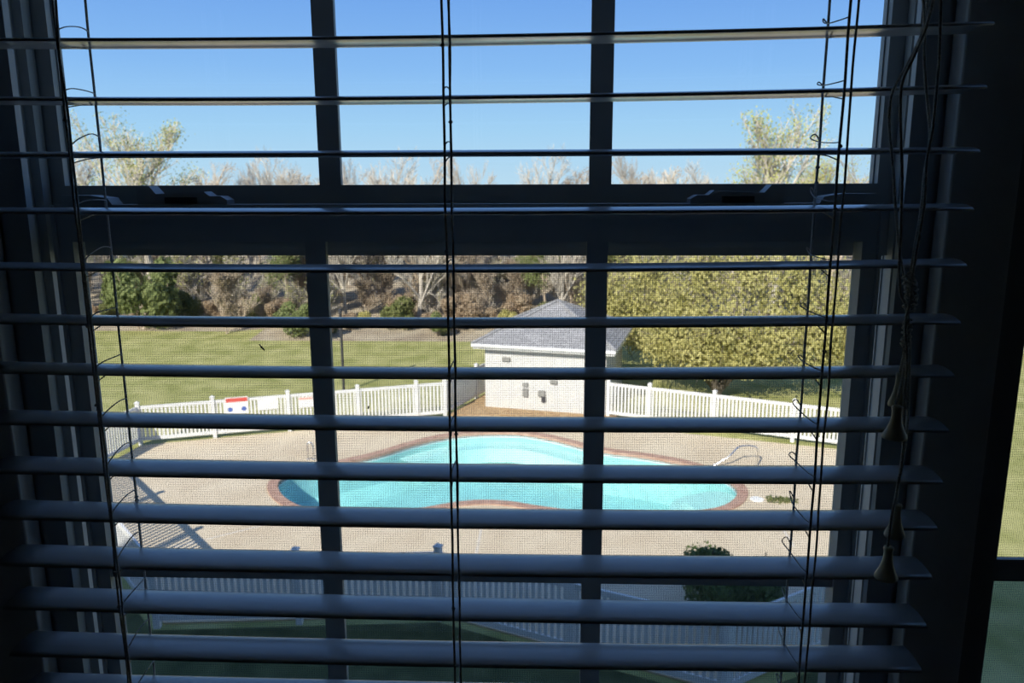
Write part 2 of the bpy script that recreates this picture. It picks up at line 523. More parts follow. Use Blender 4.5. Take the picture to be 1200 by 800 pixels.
make_window(2, WC[1], 'double hung window beside the blind with no blind lowered', 0.009)
# casing boards and mullion cover
CI = 0.4105                                      # half distance between casing edges
def casing(name, x0, x1, z0, z1, y0=0.0385):
    return struct(MB().box(x0, x1, y0, Y_IN, z0, z1).build(name, M_TRIM, bevel=0.002))
casing('trim_1', ox0 - 0.075, WC[0] - CI, Z_SILL, Z_HEAD + 0.07)
casing('trim_2', WC[0] + CI, WC[1] - CI, Z_SILL, Z_HEAD)
casing('trim_3', WC[1] + CI, ox1 + 0.075, Z_SILL, Z_HEAD + 0.07)
casing('trim_4', WC[0] - CI, WC[1] + CI, Z_HEAD, Z_HEAD + 0.07)
struct(MB().box(WC[0] + HALF + .0102, WC[1] - HALF - .0102, Y_IN, Y_OUT, Z_SILL, Z_HEAD).build('trim_5', M_TRIM))
struct(MB().box(ox0 - 0.09, ox1 + 0.09, 0.0, 0.2, Z_SILL - 0.02, Z_SILL).build('trim_6', M_TRIM))

# ================================================================== BLIND
SL = [50, 117.7, 182, 247, 311.7, 373, 430, 488, 543.5, 596, 649, 699, 752, 801]
SC = [46.7, 116.3, 180, 247.5, 314, 377, 436, 495, 552, 605.5, 659.5, 711.5, 764, 813]
SR = [33, 105, 177, 243, 308, 373, 434, 496, 555, 608, 664, 720, 771, 822]
XS0, XS1 = -0.472, 0.329
blind = empty('window_blind', (-0.0715, 0.0, Z0 - 0.9))
tag(blind, 'white horizontal slat blind with tilted open slats hanging in front of the window', 'blind')
def bl(mb, name, material, parent=None, smooth=False, bevel=0.0):
    """build in world coordinates, then parent to the blind (or one of its parts)"""
    off = Vector(blind.location)
    mb.v = [tuple(Vector(v) - off) for v in mb.v]
    return mb.build(name, material, parent or blind, smooth, bevel)
def slat_profile(tilt):
    hw, th, cr = 0.0205, 0.0026, 0.0030
    top, bot = [], []
    N = 14
    for i in range(N + 1):
        t = -1 + 2 * i / N
        z = cr * (1 - t * t)
        e = math.sqrt(max(0, 1 - max(0, (abs(t) - 0.90) / 0.10) ** 2))
        top.append((t * hw, z - cr / 2 + th / 2 * e)); bot.append((t * hw, z - cr / 2 - th / 2 * e))
    pr = top + bot[::-1][1:-1]
    c, s = math.cos(tilt), math.sin(tilt)
    return [(y * c - z * s, y * s + z * c) for y, z in pr]
def slat(zl, zc, zr, tilt):
    """zl, zc, zr: heights at three stations"""
    pr = slat_profile(tilt)
    k = len(pr)
    mb = MB(); N = 24
    xa, xb, xc_ = -0.43, -0.0715, 0.30
    for i in range(N + 1):
        x = XS0 + (XS1 - XS0) * i / N
        z = zl * (x - xb) * (x - xc_) / ((xa - xb) * (xa - xc_)) + zc * (x - xa) * (x - xc_) / ((xb - xa) * (xb - xc_)) + zr * (x - xa) * (x - xb) / ((xc_ - xa) * (xc_ - xb))
        for y, dz in pr: mb.v.append((x, y, z + dz))
    for i in range(N):
        for j in range(k):
            j2 = (j + 1) % k
            mb.f.append((i * k + j, i * k + j2, (i + 1) * k + j2, (i + 1) * k + j))
    mb.f.append(tuple(range(k))); mb.f.append(tuple(range(N * k, N * k + k)))
    o = bl(mb, 'slat', M_SLAT)
    for p in o.data.polygons: p.use_smooth = len(p.vertices) == 4
    return o
random.seed(5)
SLZ = []
def zline(px, py, x):
    """height at which the sight line of a slat's row meets the blind plane"""
    return at(px, py, 0.0).z
for i in range(14):
    zl, zc, zr = at(5, SL[i], 0).z, at(527, SC[i], 0).z, at(1090, SR[i], 0).z
    SLZ.append((zl, zc, zr))
def slat_z(i, x):
    zl, zc, zr = SLZ[i]
    xa, xb, xc_ = -0.43, -0.0715, 0.30
    return zl * (x - xb) * (x - xc_) / ((xa - xb) * (xa - xc_)) + zc * (x - xa) * (x - xc_) / ((xb - xa) * (xb - xc_)) + zr * (x - xa) * (x - xb) / ((xc_ - xa) * (xc_ - xb))
TILT = R(-0.3)
for i in range(14):
    slat(*SLZ[i], TILT + random.uniform(-.012, .012))
zt_, zb_ = SLZ[0], SLZ[13]
ZS_ALL = [z[1] for z in SLZ]
for j in range(1, 13):                       # slats above the picture, up to the head rail
    slat(*[zt_[1] + 0.0435 * j] * 3, TILT); ZS_ALL.append(zt_[1] + 0.0435 * j)
for j in range(1, 6):                        # and below, down to the bottom rail
    slat(*[zb_[1] - 0.0435 * j] * 3, TILT); ZS_ALL.append(zb_[1] - 0.0435 * j)
Z_TOP, Z_BOT = zt_[1] + 0.0435 * 13, zb_[1] - 0.0435 * 6
bl(MB().box(XS0, XS1, -0.026, 0.026, Z_TOP, Z_TOP + 0.045), 'head_rail', M_SLAT, bevel=0.002)
bl(MB().box(XS0, XS1, -0.025, 0.025, Z_BOT - 0.010, Z_BOT + 0.008), 'bottom_rail', M_SLAT, bevel=0.003)
# ladder cords
LX = tuple((at(a_, 400, -.0225).x + at(b_, 400, .0225).x) / 2 for a_, b_ in ((108, 139), (525.5, 532.5), (968, 942)))
for li, lx in enumerate(LX):
    random.seed(40 + li)
    nseg = 120
    def strand(y, dx, amp, seed):
        pts = []
        for i in range(nseg + 1):
            z = Z_BOT + (Z_TOP - Z_BOT) * i / nseg
            pts.append((lx + dx + amp * noise.noise(Vector((seed, z * 18, 0))), y + amp * noise.noise(Vector((seed + 9, z * 14, 3))), z))
        return pts
    lad = bl(MB().tube(strand(-0.0225, 0, .0010, li * 3.1), 0.00105, 6), 'ladder_cord', M_CORD, smooth=True)
    bl(MB().tube(strand(0.0225, 0, .0008, li * 3.1 + 1), 0.00105, 6), 'rear_cord', M_CORD, lad, smooth=True)
    bl(MB().tube(strand(-0.0235, 0.0052 if li else 0.0026, .0016, li * 3.1 + 2), 0.0009, 6), 'lift_cord', M_CORD, lad, smooth=True)
    # picked thread tufts along the cords
    for i in range(14):
        z = slat_z(i, lx)
        d = 1 if li == 0 else -1
        h = random.uniform(.004, .013)
        bulge = random.uniform(.003, .009)
        if li == 1:
            if random.random() < .45: continue
            h, bulge = random.uniform(.002, .006), .003
        zf, zr_ = z + .002 - math.tan(TILT) * .0225, z + .004 + math.tan(TILT) * .0225
        if li == 2:
            pts = [(lx, -.0225, zf + .004), (lx - .002, -.012, zf + .003 + h * .1), (lx - .004, .010, z + .004 + h * .35), (lx - bulge, .0235, zr_ + h * .7), (lx - .003, .0250, zr_ + h), (lx, .0225, zr_ + h * .5)]
        else:
            pts = [(lx, -.0225, zf + .003), (lx + bulge * .3, -.012, zf + .004 + h * .45), (lx + bulge * .5, .004, z + .004 + h), (lx + bulge * .3, .018, zr_ + h * .9), (lx, .0225, zr_ + h * .7)]
        bl(MB().tube(catmull(pts, 5), 0.00055, 4), 'rung', M_CORD, lad, smooth=True)
        bl(MB().tube([(lx, -.0225, z - .0052 - .0019), (lx, 0, z - .0033), (lx, .0225, z - .0032 + .0019)], 0.00055, 4), 'rung', M_CORD, lad)
    for j in range(9):                        # little knots
        z = random.uniform(SLZ[13][1], SLZ[0][1])
        y = random.choice((-.0235, .0225))
        bl(MB().lathe([(.0002, -.0016), (.0016, -.0009), (.0019, 0), (.0015, .0009), (.0002, .0016)], 8, (lx, y, z)), 'knot', M_CORD, lad, smooth=True)
# pull cords with wooden tassels
def px_path(pts, Y=-0.055):
    return catmull([at(x, y, Y + (dy[0] if dy else 0)) for x, y, *dy in pts], 6)
def tassel(px, py0, py1, wpx, cord, Y=-0.055, tiltx=0.0):
    a, b = at(px, py0, Y), at(px, py1, Y)
    h = a.z - b.z
    w = wpx / F_PX * 0.60
    prof = [(.30, 1.0), (.40, .985), (.45, .94), (.40, .88), (.37, .80), (.40, .65), (.52, .45), (.75, .25), (.95, .12), (1.0, .06), (.93, .015), (.6, 0), (.1, 0)]
    bl(MB().lathe([(r_ * w / 2, z * h) for r_, z in prof][::-1], 20, (b.x, Y, b.z)), 'tassel', M_TASSEL, cord, smooth=True)
C_R = 0.00115
def pull(pts, Y=-0.055):
    p = px_path(pts, Y)
    z_end = Z_TOP - p[0].z
    p = [Vector((p[0].x, -0.03, Z_TOP))] + p
    return bl(MB().tube(p, C_R, 6), 'pull_cord', M_CORD, smooth=True)
c1 = pull([(1088, -4), (1080, 40), (1062, 78), (1046, 108), (1042, 142), (1046, 190), (1050, 250), (1055, 300), (1062, 335), (1066, 355), (1061, 385), (1060, 410), (1056, 430), (1054, 441)])
tassel(1051, 436, 476, 21, c1)
c2 = pull([(1095, -4), (1085, 33), (1070, 68), (1057, 98), (1055, 140), (1057, 200), (1056, 255), (1054, 310), (1055, 342), (1063, 362), (1065, 395), (1061, 425), (1055, 455), (1048, 482)], -0.062)
tassel(1048, 475, 514, 28, c2, -0.066)
c3 = pull([(1082, -4), (1084, 40), (1083, 60), (1085, 100), (1090, 160), (1084, 200), (1079, 250), (1072, 290), (1066, 330), (1063, 365), (1066, 400), (1065, 450), (1063, 500), (1058, 540), (1052, 570), (1050, 598)], -0.058)
tassel(1048, 590, 629, 24, c3, -0.058)
c4 = pull([(1103, -4), (1101, 60), (1098, 100), (1093, 150), (1086, 190), (1083, 240), (1076, 283), (1069, 325), (1067, 350), (1061, 380), (1063, 420), (1060, 470), (1058, 530), (1051, 575), (1044, 610), (1040, 648)], -0.064)
tassel(1038, 640, 678, 27, c4, -0.064)
kn = []
random.seed(3)
for i in range(46):                          # knot where the cords are wound together
    t = i / 45
    q = at(1064 + 4 * math.sin(t * 3), 322 + 42 * t, -0.060)
    kn.append(q + Vector((.0042 * math.cos(t * 44), .0042 * math.sin(t * 44), .002 * math.sin(t * 90))))
bl(MB().tube(kn, .0011, 6), 'cord_knot', M_CORD, smooth=True)
kn = []
for i in range(30):
    t = i / 29
    q = at(1064 - 3 * t, 375 + 30 * t, -0.060)
    kn.append(q + Vector((.0032 * math.cos(t * 30), .0032 * math.sin(t * 30), .001 * math.sin(t * 50))))
bl(MB().tube(kn, .0009, 6), 'cord_knot', M_CORD, smooth=True)
# specks caught on the insect screen
for k, (px, py, a, l, lab) in enumerate([(307, 407, -.9, .0042, 'tiny black insect stuck on the screen in front of the lawn'),
                               (439, 298, .8, .0030, 'tiny dark seed stuck near the top of the screen'),
                               (432, 477, 1.3, .0018, 'tiny dark speck on the screen in front of the white fence')]):
    p = at(px, py, 0.1478)
    tag(MB().tube([p - Vector((math.cos(a), 0, math.sin(a))) * l, p + Vector((0, -.0004, 0)), p + Vector((math.cos(a), 0, math.sin(a))) * l], [.0004, .0011, .0005], 6).build('screen_speck', M_DARK), lab, 'insect' if k == 0 else 'debris')

# ================================================================== OUTDOORS: GROUND
def smooth_poly(px, n=4):
    return [(p.x, p.y) for p in catmull([gnd(x, y) for x, y in px], n, True)]
def offset_poly(poly, d):
    """shrink a closed loop by d (metres)"""
    k = len(poly); out = []
    area = sum(poly[i][0] * poly[(i + 1) % k][1] - poly[(i + 1) % k][0] * poly[i][1] for i in range(k))
    sg = 1 if area > 0 else -1
    for i in range(k):
        a, b = Vector(poly[i - 1]), Vector(poly[(i + 1) % k])
        t = (b - a).normalized()
        nn = Vector((-t.y, t.x)) * sg
        out.append((poly[i][0] + nn.x * d, poly[i][1] + nn.y * d))
    return out
POOL_PX = [(313, 572), (318, 562), (335, 553), (362, 546), (395, 540), (440, 530), (480, 518), (520, 509), (560, 505), (610, 505), (650, 511), (690, 521), (720, 527), (760, 532), (805, 540), (845, 553), (869, 566), (877, 579), (868, 592), (845, 601), (800, 606), (740, 607), (680, 605), (625, 598), (595, 593), (565, 591.5), (535, 594), (490, 602), (440, 606), (390, 606), (345, 599), (321, 586)]
pool_out = smooth_poly(POOL_PX, 4)
pool_in = offset_poly(pool_out, 0.26)

FENCE = {'a': (-12.15, 17.8), 'b': (-11.75, 21.31), 'c': (-3.10, 24.35), 'd': (-1.35, 28.6),
         'e': (2.25, 24.42), 'f': (9.85, 21.05), 'g': (7.17, 12.92), 'h': (2.81, 10.08), 'i': (-1.75, 12.10), 'j': (-6.64, 11.71)}
deck_out = [FENCE[k] for k in 'abc'] + [(-1.9, 24.6), (2.2, 23.6)] + [FENCE[k] for k in 'fghij']
deck_out = offset_poly(deck_out, 0.12)

def ring_fill(outer, inner, z, zb):
    """flat slab with a hole, via bmesh triangulation"""
    b = bmesh.new()
    for loop in (outer, inner):
        vs_ = [b.verts.new((x, y, z)) for x, y in loop]
        for i in range(len(vs_)): b.edges.new((vs_[i], vs_[(i + 1) % len(vs_)]))
    bmesh.ops.triangle_fill(b, use_beauty=True, use_dissolve=False, edges=b.edges[:])
    for f in b.faces:
        if f.normal.z < 0: f.normal_flip()
    r_ = bmesh.ops.extrude_face_region(b, geom=b.faces[:])
    for g in r_['geom']:
        if isinstance(g, bmesh.types.BMVert): g.co.z = zb
    bmesh.ops.recalc_face_normals(b, faces=b.faces[:])
    return b
def bm_obj(b, name, material, parent=None):
    me = bpy.data.meshes.new(name); b.to_mesh(me); b.free(); me.materials.append(material)
    return link(name, me, parent)

# lawn: gently uneven sheet with an opening for the pool
lw = MB()
NX, NY = 70, 60
def lawn_z(x, y):
    if y > 27: return min(1.0, (y - 27) / 10) * 0.35 * noise.noise(Vector((x * .12, y * .12, 0))) - 0.02
    return -0.03 - 0.0 * x
hole = ring_fill([(-45, 0.22), (45, 0.22), (45, 27.0), (-45, 27.0)], offset_poly(pool_out, 0.1), -0.03, -0.30)
struct(bm_obj(hole, 'ground', M_GRASS))
struct(MB().prism([(-14, .22), (4.6, .22), (4.6, 10.9), (2.81, 10.0), (-1.75, 12.0), (-6.7, 11.6), (-12.3, 17.7), (-14, 17.7)], -0.10, -0.022).build('grass_shade_strip', M_GRASS_SHADE))  # dark sheet over the lawn, painted deepening of the house shadow
far = MB()
for j in range(31):
    for i in range(81):
        x = -70 + 140 * i / 80; y = 27 + 70 * j / 30
        edge = 36.5 + 1.6 * noise.noise(Vector((x * .15, 0, 7))) + (2.5 if x < -14 else 0)
        z = -0.03 + max(0, y - 30) * 0.012 * (1 + noise.noise(Vector((x * .1, y * .1, 0)))) + max(0, y - edge) ** 1.05 * 0.062
        far.v.append((x, y, z))
for j in range(30):
    for i in range(80):
        a = j * 81 + i
        far.f.append((a, a + 1, a + 82, a + 81))
# split: lawn strip (near) and leaf litter hillside (far)
def far_z(x, y):
    edge = 36.5 + 1.6 * noise.noise(Vector((x * .15, 0, 7))) + (2.5 if x < -14 else 0)
    return -0.03 + max(0, y - 30) * 0.012 * (1 + noise.noise(Vector((x * .1, y * .1, 0)))) + max(0, y - edge) ** 1.05 * 0.062
fl, fh = MB(), MB()
fl.v = list(far.v); fh.v = list(far.v)
for f in far.f:
    cx = sum(far.v[i][0] for i in f) / 4; cy = sum(far.v[i][1] for i in f) / 4
    (fl if cy < 37.5 + (2 if cx < -14 else 0) else fh).f.append(f)
struct(fl.build('lawn', M_GRASS, smooth=True))
struct(fh.build('hillside', M_LITTER, smooth=True))
# pool deck
dk = struct(bm_obj(ring_fill(deck_out, offset_poly(pool_out, 0.15), 0.0, -0.10), 'pool_deck', M_DECK))
for p0, p1 in (((565, 613), (556, 660)), ((205, 641), (330, 610)), ((330, 610), (345, 603)), ((700, 500), (690, 520)), ((930, 640), (905, 600))):
    a, b = gnd(*p0), gnd(*p1)
    d = (b - a).normalized(); nn = Vector((-d.y, d.x, 0)) * 0.03
    MB().prism([tuple((a + nn)[:2]), tuple((a - nn)[:2]), tuple((b - nn)[:2]), tuple((b + nn)[:2])], 0.0, 0.004).build('expansion_joint', M_JOINT, dk)
# mulch beside the pool house
mu = [(-3.0, 24.4), (-1.2, 24.4), (2.3, 23.7), (2.6, 24.6), (1.0, 27.5), (-1.5, 28.3)]
struct(MB().prism(mu, -0.06, 0.035).build('mulch_bed', M_MULCH))

# ================================================================== POOL
pool = empty('swimming_pool', (-0.9, 19.5, 0))
tag(pool, 'freeform swimming pool with turquoise water and red brick coping in the concrete deck', 'pool')
def pl(mb, name, material, parent=None, smooth=False):
    off = Vector(pool.location)
    mb.v = [tuple(Vector(v) - off) for v in mb.v]
    return mb.build(name, material, parent or pool, smooth)
k = len(pool_out)
cp = MB()
po2, pi2 = pool_out, pool_in
for (x, y), (x2, y2) in zip(po2, pi2):
    cp.v += [(x, y, -0.06), (x, y, 0.03), (x2, y2, 0.03), (x2, y2, -0.10)]
for i in range(k):
    j = (i + 1) % k
    for a, b in ((0, 1), (1, 2), (2, 3), (3, 0)):
        cp.f.append((i * 4 + a, i * 4 + b, j * 4 + b, j * 4 + a))
pl(cp, 'coping', M_COPING)
bs = MB()
for (x, y), (x2, y2) in zip(pi2, offset_poly(pi2, .45)):
    bs.v += [(x, y, -0.05), (x, y, -0.85), (x2, y2, -1.1)]
for i in range(k):
    j = (i + 1) % k
    bs.f += [(i * 3, i * 3 + 1, j * 3 + 1, j * 3), (i * 3 + 1, i * 3 + 2, j * 3 + 2, j * 3 + 1)]
bs.f.append(tuple(i * 3 + 2 for i in range(k)))
pl(bs, 'basin', M_PLASTER)
wt = MB(); wt.v = [(x, y, -0.13) for x, y in pi2]; wt.f.append(tuple(range(k)))
wo_ = pl(wt, 'water', WATER)
if wo_.data.polygons[0].normal.z < 0: wo_.data.flip_normals()
# white round entry steps at the right end, just under the water
sc_ = gnd(845, 582)
for r_, z in ((0.78, -0.17), (1.15, -0.36)):
    st = MB()
    pts = [(sc_.x + .1 + r_ * math.cos(t * .1963) * (1.15 if math.cos(t * .1963) < 0 else .55), sc_.y + r_ * 1.0 * math.sin(t * .1963)) for t in range(32)]
    st.prism(pts, z - .22, z)
    pl(st, 'entry_step', M_STEP)
# pale bench along the far bulge
bn = MB()
fp = [p for p in pi2]
sel = [i for i in range(k) if -4.2 < pi2[i][0] < 1.6 and pi2[i][1] > 20.5]
in2 = offset_poly(pi2, 0.55)
for i in sel:
    bn.v += [(*pi2[i], -0.30), (*in2[i], -0.30), (*in2[i], -0.75)]
for q in range(len(sel) - 1):
    bn.f += [(q * 3, q * 3 + 1, (q + 1) * 3 + 1, (q + 1) * 3), (q * 3 + 1, q * 3 + 2, (q + 1) * 3 + 2, (q + 1) * 3 + 1)]
pl(bn, 'bench', M_STEP)
# handrails
def handrail(pts, label):
    base = pts[0]
    hr = empty('pool_handrail', (base[0], base[1], 0))
    mb = MB().tube([tuple(Vector(p) - Vector((base[0], base[1], 0))) for p in catmull(pts, 6)], 0.022, 8)
    mb.build('rail', M_CHROME, hr, True)
    for p in (pts[0], pts[-1]):
        MB().lathe([(.05, 0), (.05, .012), (.03, .02)], 12, (p[0] - base[0], p[1] - base[1], 0.0)).build('base_ring', M_CHROME, hr)
    tag(hr, label, 'handrail')
a, b = gnd(887, 546), gnd(834, 548)
handrail([(a.x, a.y, 0.0), (a.x, a.y, .42), (a.x - .12, a.y, .56), (a.x - .5, a.y - .02, .55), ((a.x * .35 + b.x * .65), b.y, .32), (b.x, b.y, 0.03)], 'curved steel handrail at the white entry steps end of the pool')
a = gnd(361, 538)
handrail([(a.x, a.y, 0.0), (a.x, a.y, .40), (a.x + .07, a.y, .48), (a.x + .15, a.y, .40), (a.x + .15, a.y, 0.0)], 'narrow steel handrail on the deck by the fence with the signs')
c = gnd(887, 585)
sk = MB().lathe([(.16, 0), (.16, .012), (.12, .018), (.03, .02)], 20, (0, 0, 0)).build('skimmer_lid', M_STEP, None, loc=(c.x, c.y, 0.0))
tag(sk, 'round white skimmer lid on the deck beside the entry steps', 'lid')
random.seed(8)
c = gnd(915, 586); lp = MB()
for i in range(160):
    q = Vector((max(-.33, min(.4, random.gauss(0, .17))), random.gauss(0, .09), random.uniform(.008, .04)))
    a = Vector((random.uniform(-1, 1), random.uniform(-1, 1), random.uniform(-.3, .3))).normalized() * .035
    lp.quad(q, a, a.cross(Vector((0, 0, 1))).normalized() * .022)
tag(lp.build('leaf_litter_patch', M_LEAFD, None, loc=(c.x, c.y, 0.0), fix=False), 'small patch of dry olive leaves on the deck beside the skimmer lid', 'leaves', kind='stuff')

# ================================================================== FENCES
PICKET = MB().box(-.030, .030, -.011, .011, 0.10, 1.14).mesh('picket', M_FENCE)
POST = MB().box(-.055, .055, -.055, .055, -0.05, 1.24).mesh('post', M_FENCE)
CAP = MB().prism([(-.068, -.068), (.068, -.068), (.068, .068), (-.068, .068)], 1.24, 1.265)
n = len(CAP.v); CAP.v += [(-.055, -.055, 1.265), (.055, -.055, 1.265), (.055, .055, 1.265), (-.055, .055, 1.265), (0, 0, 1.31)]
CAP.f += [(n, n + 1, n + 4), (n + 1, n + 2, n + 4), (n + 2, n + 3, n + 4), (n + 3, n, n + 4)]
CAPM = CAP.mesh('post_cap', M_FENCE)
def fence(p, q, label, ends=(True, True), panels=None, pitch=0.112, hs=1.0):
    a, b = Vector((*FENCE[p], 0)), Vector((*FENCE[q], 0))
    L = (b - a).length
    fr_ = panels if isinstance(panels, tuple) else None
    n = len(fr_) - 1 if fr_ else (panels or max(1, round(L / 2.35)))
    fr_ = fr_ or tuple(i / n for i in range(n + 1))
    root = empty('picket_fence', a, math.atan2(b.y - a.y, b.x - a.x))
    tag(root, label, 'fence')
    root.scale = (1, 1, hs)
    for i in range(n + 1):
        if (i == 0 and not ends[0]) or (i == n and not ends[1]): continue
        po = link('post', POST, root, (L * fr_[i], 0, 0))
        link('post_cap', CAPM, po)
    for i in range(n):
        x0, x1 = L * fr_[i] + .05, L * fr_[i + 1] - .05
        for z0, z1 in ((0.10, 0.20), (1.06, 1.15)):
            MB().box(x0, x1, -.022, .022, z0, z1).build('rail', M_FENCE, root)
        kk = round((x1 - x0) / pitch)
        for j in range(kk):
            link('picket', PICKET, root, (x0 + (x1 - x0) * (j + .5) / kk, 0, 0))
    return root
fence('a', 'b', 'short white picket fence meeting the fence with signs at the lawn corner', (True, False))
fB = fence('b', 'c', 'long white picket fence with signs between pool deck and lawn', (True, True), (0, .225, .4625, .694, .898, 1))
fence('c', 'd', 'white picket fence running back alongside the pool house over mulch', (False, True), 2)
fence('e', 'f', 'long white picket fence in front of the yellow-green tree', (True, True), (0, .165, .41, .69, 1))
fence('f', 'g', 'white picket fence closing the pool deck beside the open lawn', (False, True))
fence('g', 'h', 'white picket fence beside the dark shrub', (False, True), hs=1.10)
fence('h', 'i', 'shaded white picket fence slanting towards the house', (False, True), hs=1.10)
fence('i', 'j', 'shaded white picket fence parallel to the house', (False, True), hs=1.10)
fence('j', 'a', 'white picket fence half in sun casting a striped shadow on the deck', (False, False), pitch=0.15, hs=1.10)
# signs on the far fence
def fence_sign(px, py, w, h, label, header=None, blobs=None, body=M_SIGN):
    a, b = Vector((*FENCE['b'], 0)), Vector((*FENCE['c'], 0))
    d = (b - a).normalized(); nn = Vector((d.y, -d.x, 0))
    best = None
    for i in range(400):
        q = a + (b - a) * i / 400 + nn * .05
        dd = Vector(q) - EYE
        sx = 600 + F_PX * (dd.dot(RT) / dd.dot(FW))
        if best is None or abs(sx - px) < best[0]: best = (abs(sx - px), q, dd.dot(FW))
    q = best[1]
    zc = at(px, py, q.y).z
    o = empty('fence_sign', (q.x, q.y, zc), math.atan2(d.y, d.x))
    MB().box(-w / 2, w / 2, -.004, .018, -h / 2, h / 2).build('board', body, o)
    if header: MB().box(-w / 2 + .02, w / 2 - .02, -.006, -.004, h * .22, h * .46).build('header', header, o)
    for bx_ in blobs or []:
        MB().lathe([(.075, 0), (.075, .002)], 14).build('symbol', M_BLUE, o, loc=(bx_ * w, -.004, -h * .22)).rotation_euler = (R(90), 0, 0)
    tag(o, label, 'sign')
fence_sign(280, 475, .66, .52, 'white sign with red header and two blue symbols on the picket fence', M_RED, (-.3, .3))
fence_sign(316, 473, .62, .36, 'plain white sign on the picket fence next to the red headed sign')
fence_sign(360, 471, .46, .34, 'faded red and white sign on the picket fence', M_PINK, None)

# ================================================================== POOL HOUSE
sl_, sr_ = Vector((-1.84, 25.40, 0)), Vector((2.15, 24.45, 0))
SW = (sr_ - sl_).length
ang = math.atan2(sr_.y - sl_.y, sr_.x - sl_.x)
shed = empty('pool_house', sl_, ang)
tag(shed, 'white painted brick pool house with grey hipped shingle roof', 'building')
SD, SHH = 4.0, 2.12
mb = MB(); mb.uv = []
def wallq(p0, p1, h):
    n = len(mb.v)
    mb.v += [(*p0, -0.05), (*p1, -0.05), (*p1, h), (*p0, h)]
    L = (Vector(p1) - Vector(p0)).length
    mb.f.append((n, n + 1, n + 2, n + 3)); mb.uv.append([(0, 0), (L, 0), (L, h), (0, h)])
for p0, p1 in (((0, 0), (SW, 0)), ((SW, 0), (SW, SD)), ((SW, SD), (0, SD)), ((0, SD), (0, 0))): wallq(p0, p1, SHH)
mb.build('brick_wall', M_WBRICK, shed, fix=False)
ov = 0.30
MB().prism([(-ov, -ov), (SW + ov, -ov), (SW + ov, SD + ov), (-ov, SD + ov)], SHH, SHH + 0.02).build('soffit', M_FENCE, shed)
fa = MB()
for x0, x1, y0, y1 in ((-ov - .02, SW + ov + .02, -ov - .02, -ov), (-ov - .02, SW + ov + .02, SD + ov, SD + ov + .02), (-ov - .02, -ov, -ov, SD + ov), (SW + ov, SW + ov + .02, -ov, SD + ov)):
    fa.box(x0, x1, y0, y1, SHH - .02, SHH + .15)
fa.build('fascia', M_FENCE, shed)
gt = MB().tube([(-ov - .05, -ov - .07, SHH + .10), (SW + ov + .05, -ov - .07, SHH + .10)], .055, 8)
gt.build('gutter', M_FENCE, shed)
AP = 3.45
mb = MB(); mb.uv = []
e = ov + .06
cs = [(-e, -e), (SW + e, -e), (SW + e, SD + e), (-e, SD + e)]
apx = (SW / 2, SD / 2, AP)
for i in range(4):
    a, b = cs[i], cs[(i + 1) % 4]
    n = len(mb.v)
    mb.v += [(*a, SHH + .15), (*b, SHH + .15), apx]
    L = (Vector(b) - Vector(a)).length
    sl = math.hypot(SD / 2 + e, AP - SHH)
    mb.f.append((n, n + 1, n + 2)); mb.uv.append([(0, 0), (L, 0), (L / 2, sl)])
rfs = mb.build('roof', M_SHINGLE, shed, fix=False)
hp = MB()
for a in cs: hp.tube([(*a, SHH + .17), (apx[0], apx[1], AP + .02)], .05, 5)
hp.build('hip_cap', mat('hip_shingle', (0.27, 0.27, 0.28), 0.9, var=0.15, scale=8), rfs)
def on_wall(px0, px1, py0, py1, name, material, dpt=.08):
    o = sl_; d = (sr_ - sl_).normalized()
    def hit(px, py):
        ray = FW + RT * ((px - 600) / F_PX) + UP * ((400 - py) / F_PX)
        nn = Vector((d.y, -d.x, 0))
        t = (o - EYE).dot(nn) / ray.dot(nn)
        q = EYE + ray * t
        return (q - o).dot(d), q.z
    (x0, z1), (x1, z0) = hit(px0, py0), hit(px1, py1)
    MB().box(x0, x1, -dpt, 0.0, z0, z1).build(name, material, shed)
M_BOX = mat('grey_box', (0.22, 0.22, 0.21), 0.7, var=0.1, scale=8)
on_wall(613, 619, 448, 452.5, 'switch_box', M_BOX)
on_wall(613, 619, 455, 464, 'switch_box', M_BOX)
on_wall(631, 639, 457, 464, 'meter_box', M_BOX)
on_wall(635, 639.5, 464, 471, 'pipe', M_DARK, .06)
on_wall(645, 653, 445, 449.5, 'vent', M_BOX)
on_wall(589, 598, 418, 423, 'wall_lamp', M_BOX)
# thin dark post on the lawn beyond the fence
a = gnd(403, 458)
tag(MB().lathe([(.05, -0.1), (.05, 2.9), (.07, 2.92), (.07, 3.05), (.02, 3.1)], 10).build('post', M_DARK, None, loc=(a.x, a.y, far_z(a.x, a.y) if a.y > 27 else -0.03)), 'thin dark post standing on the lawn behind the fence', 'post')

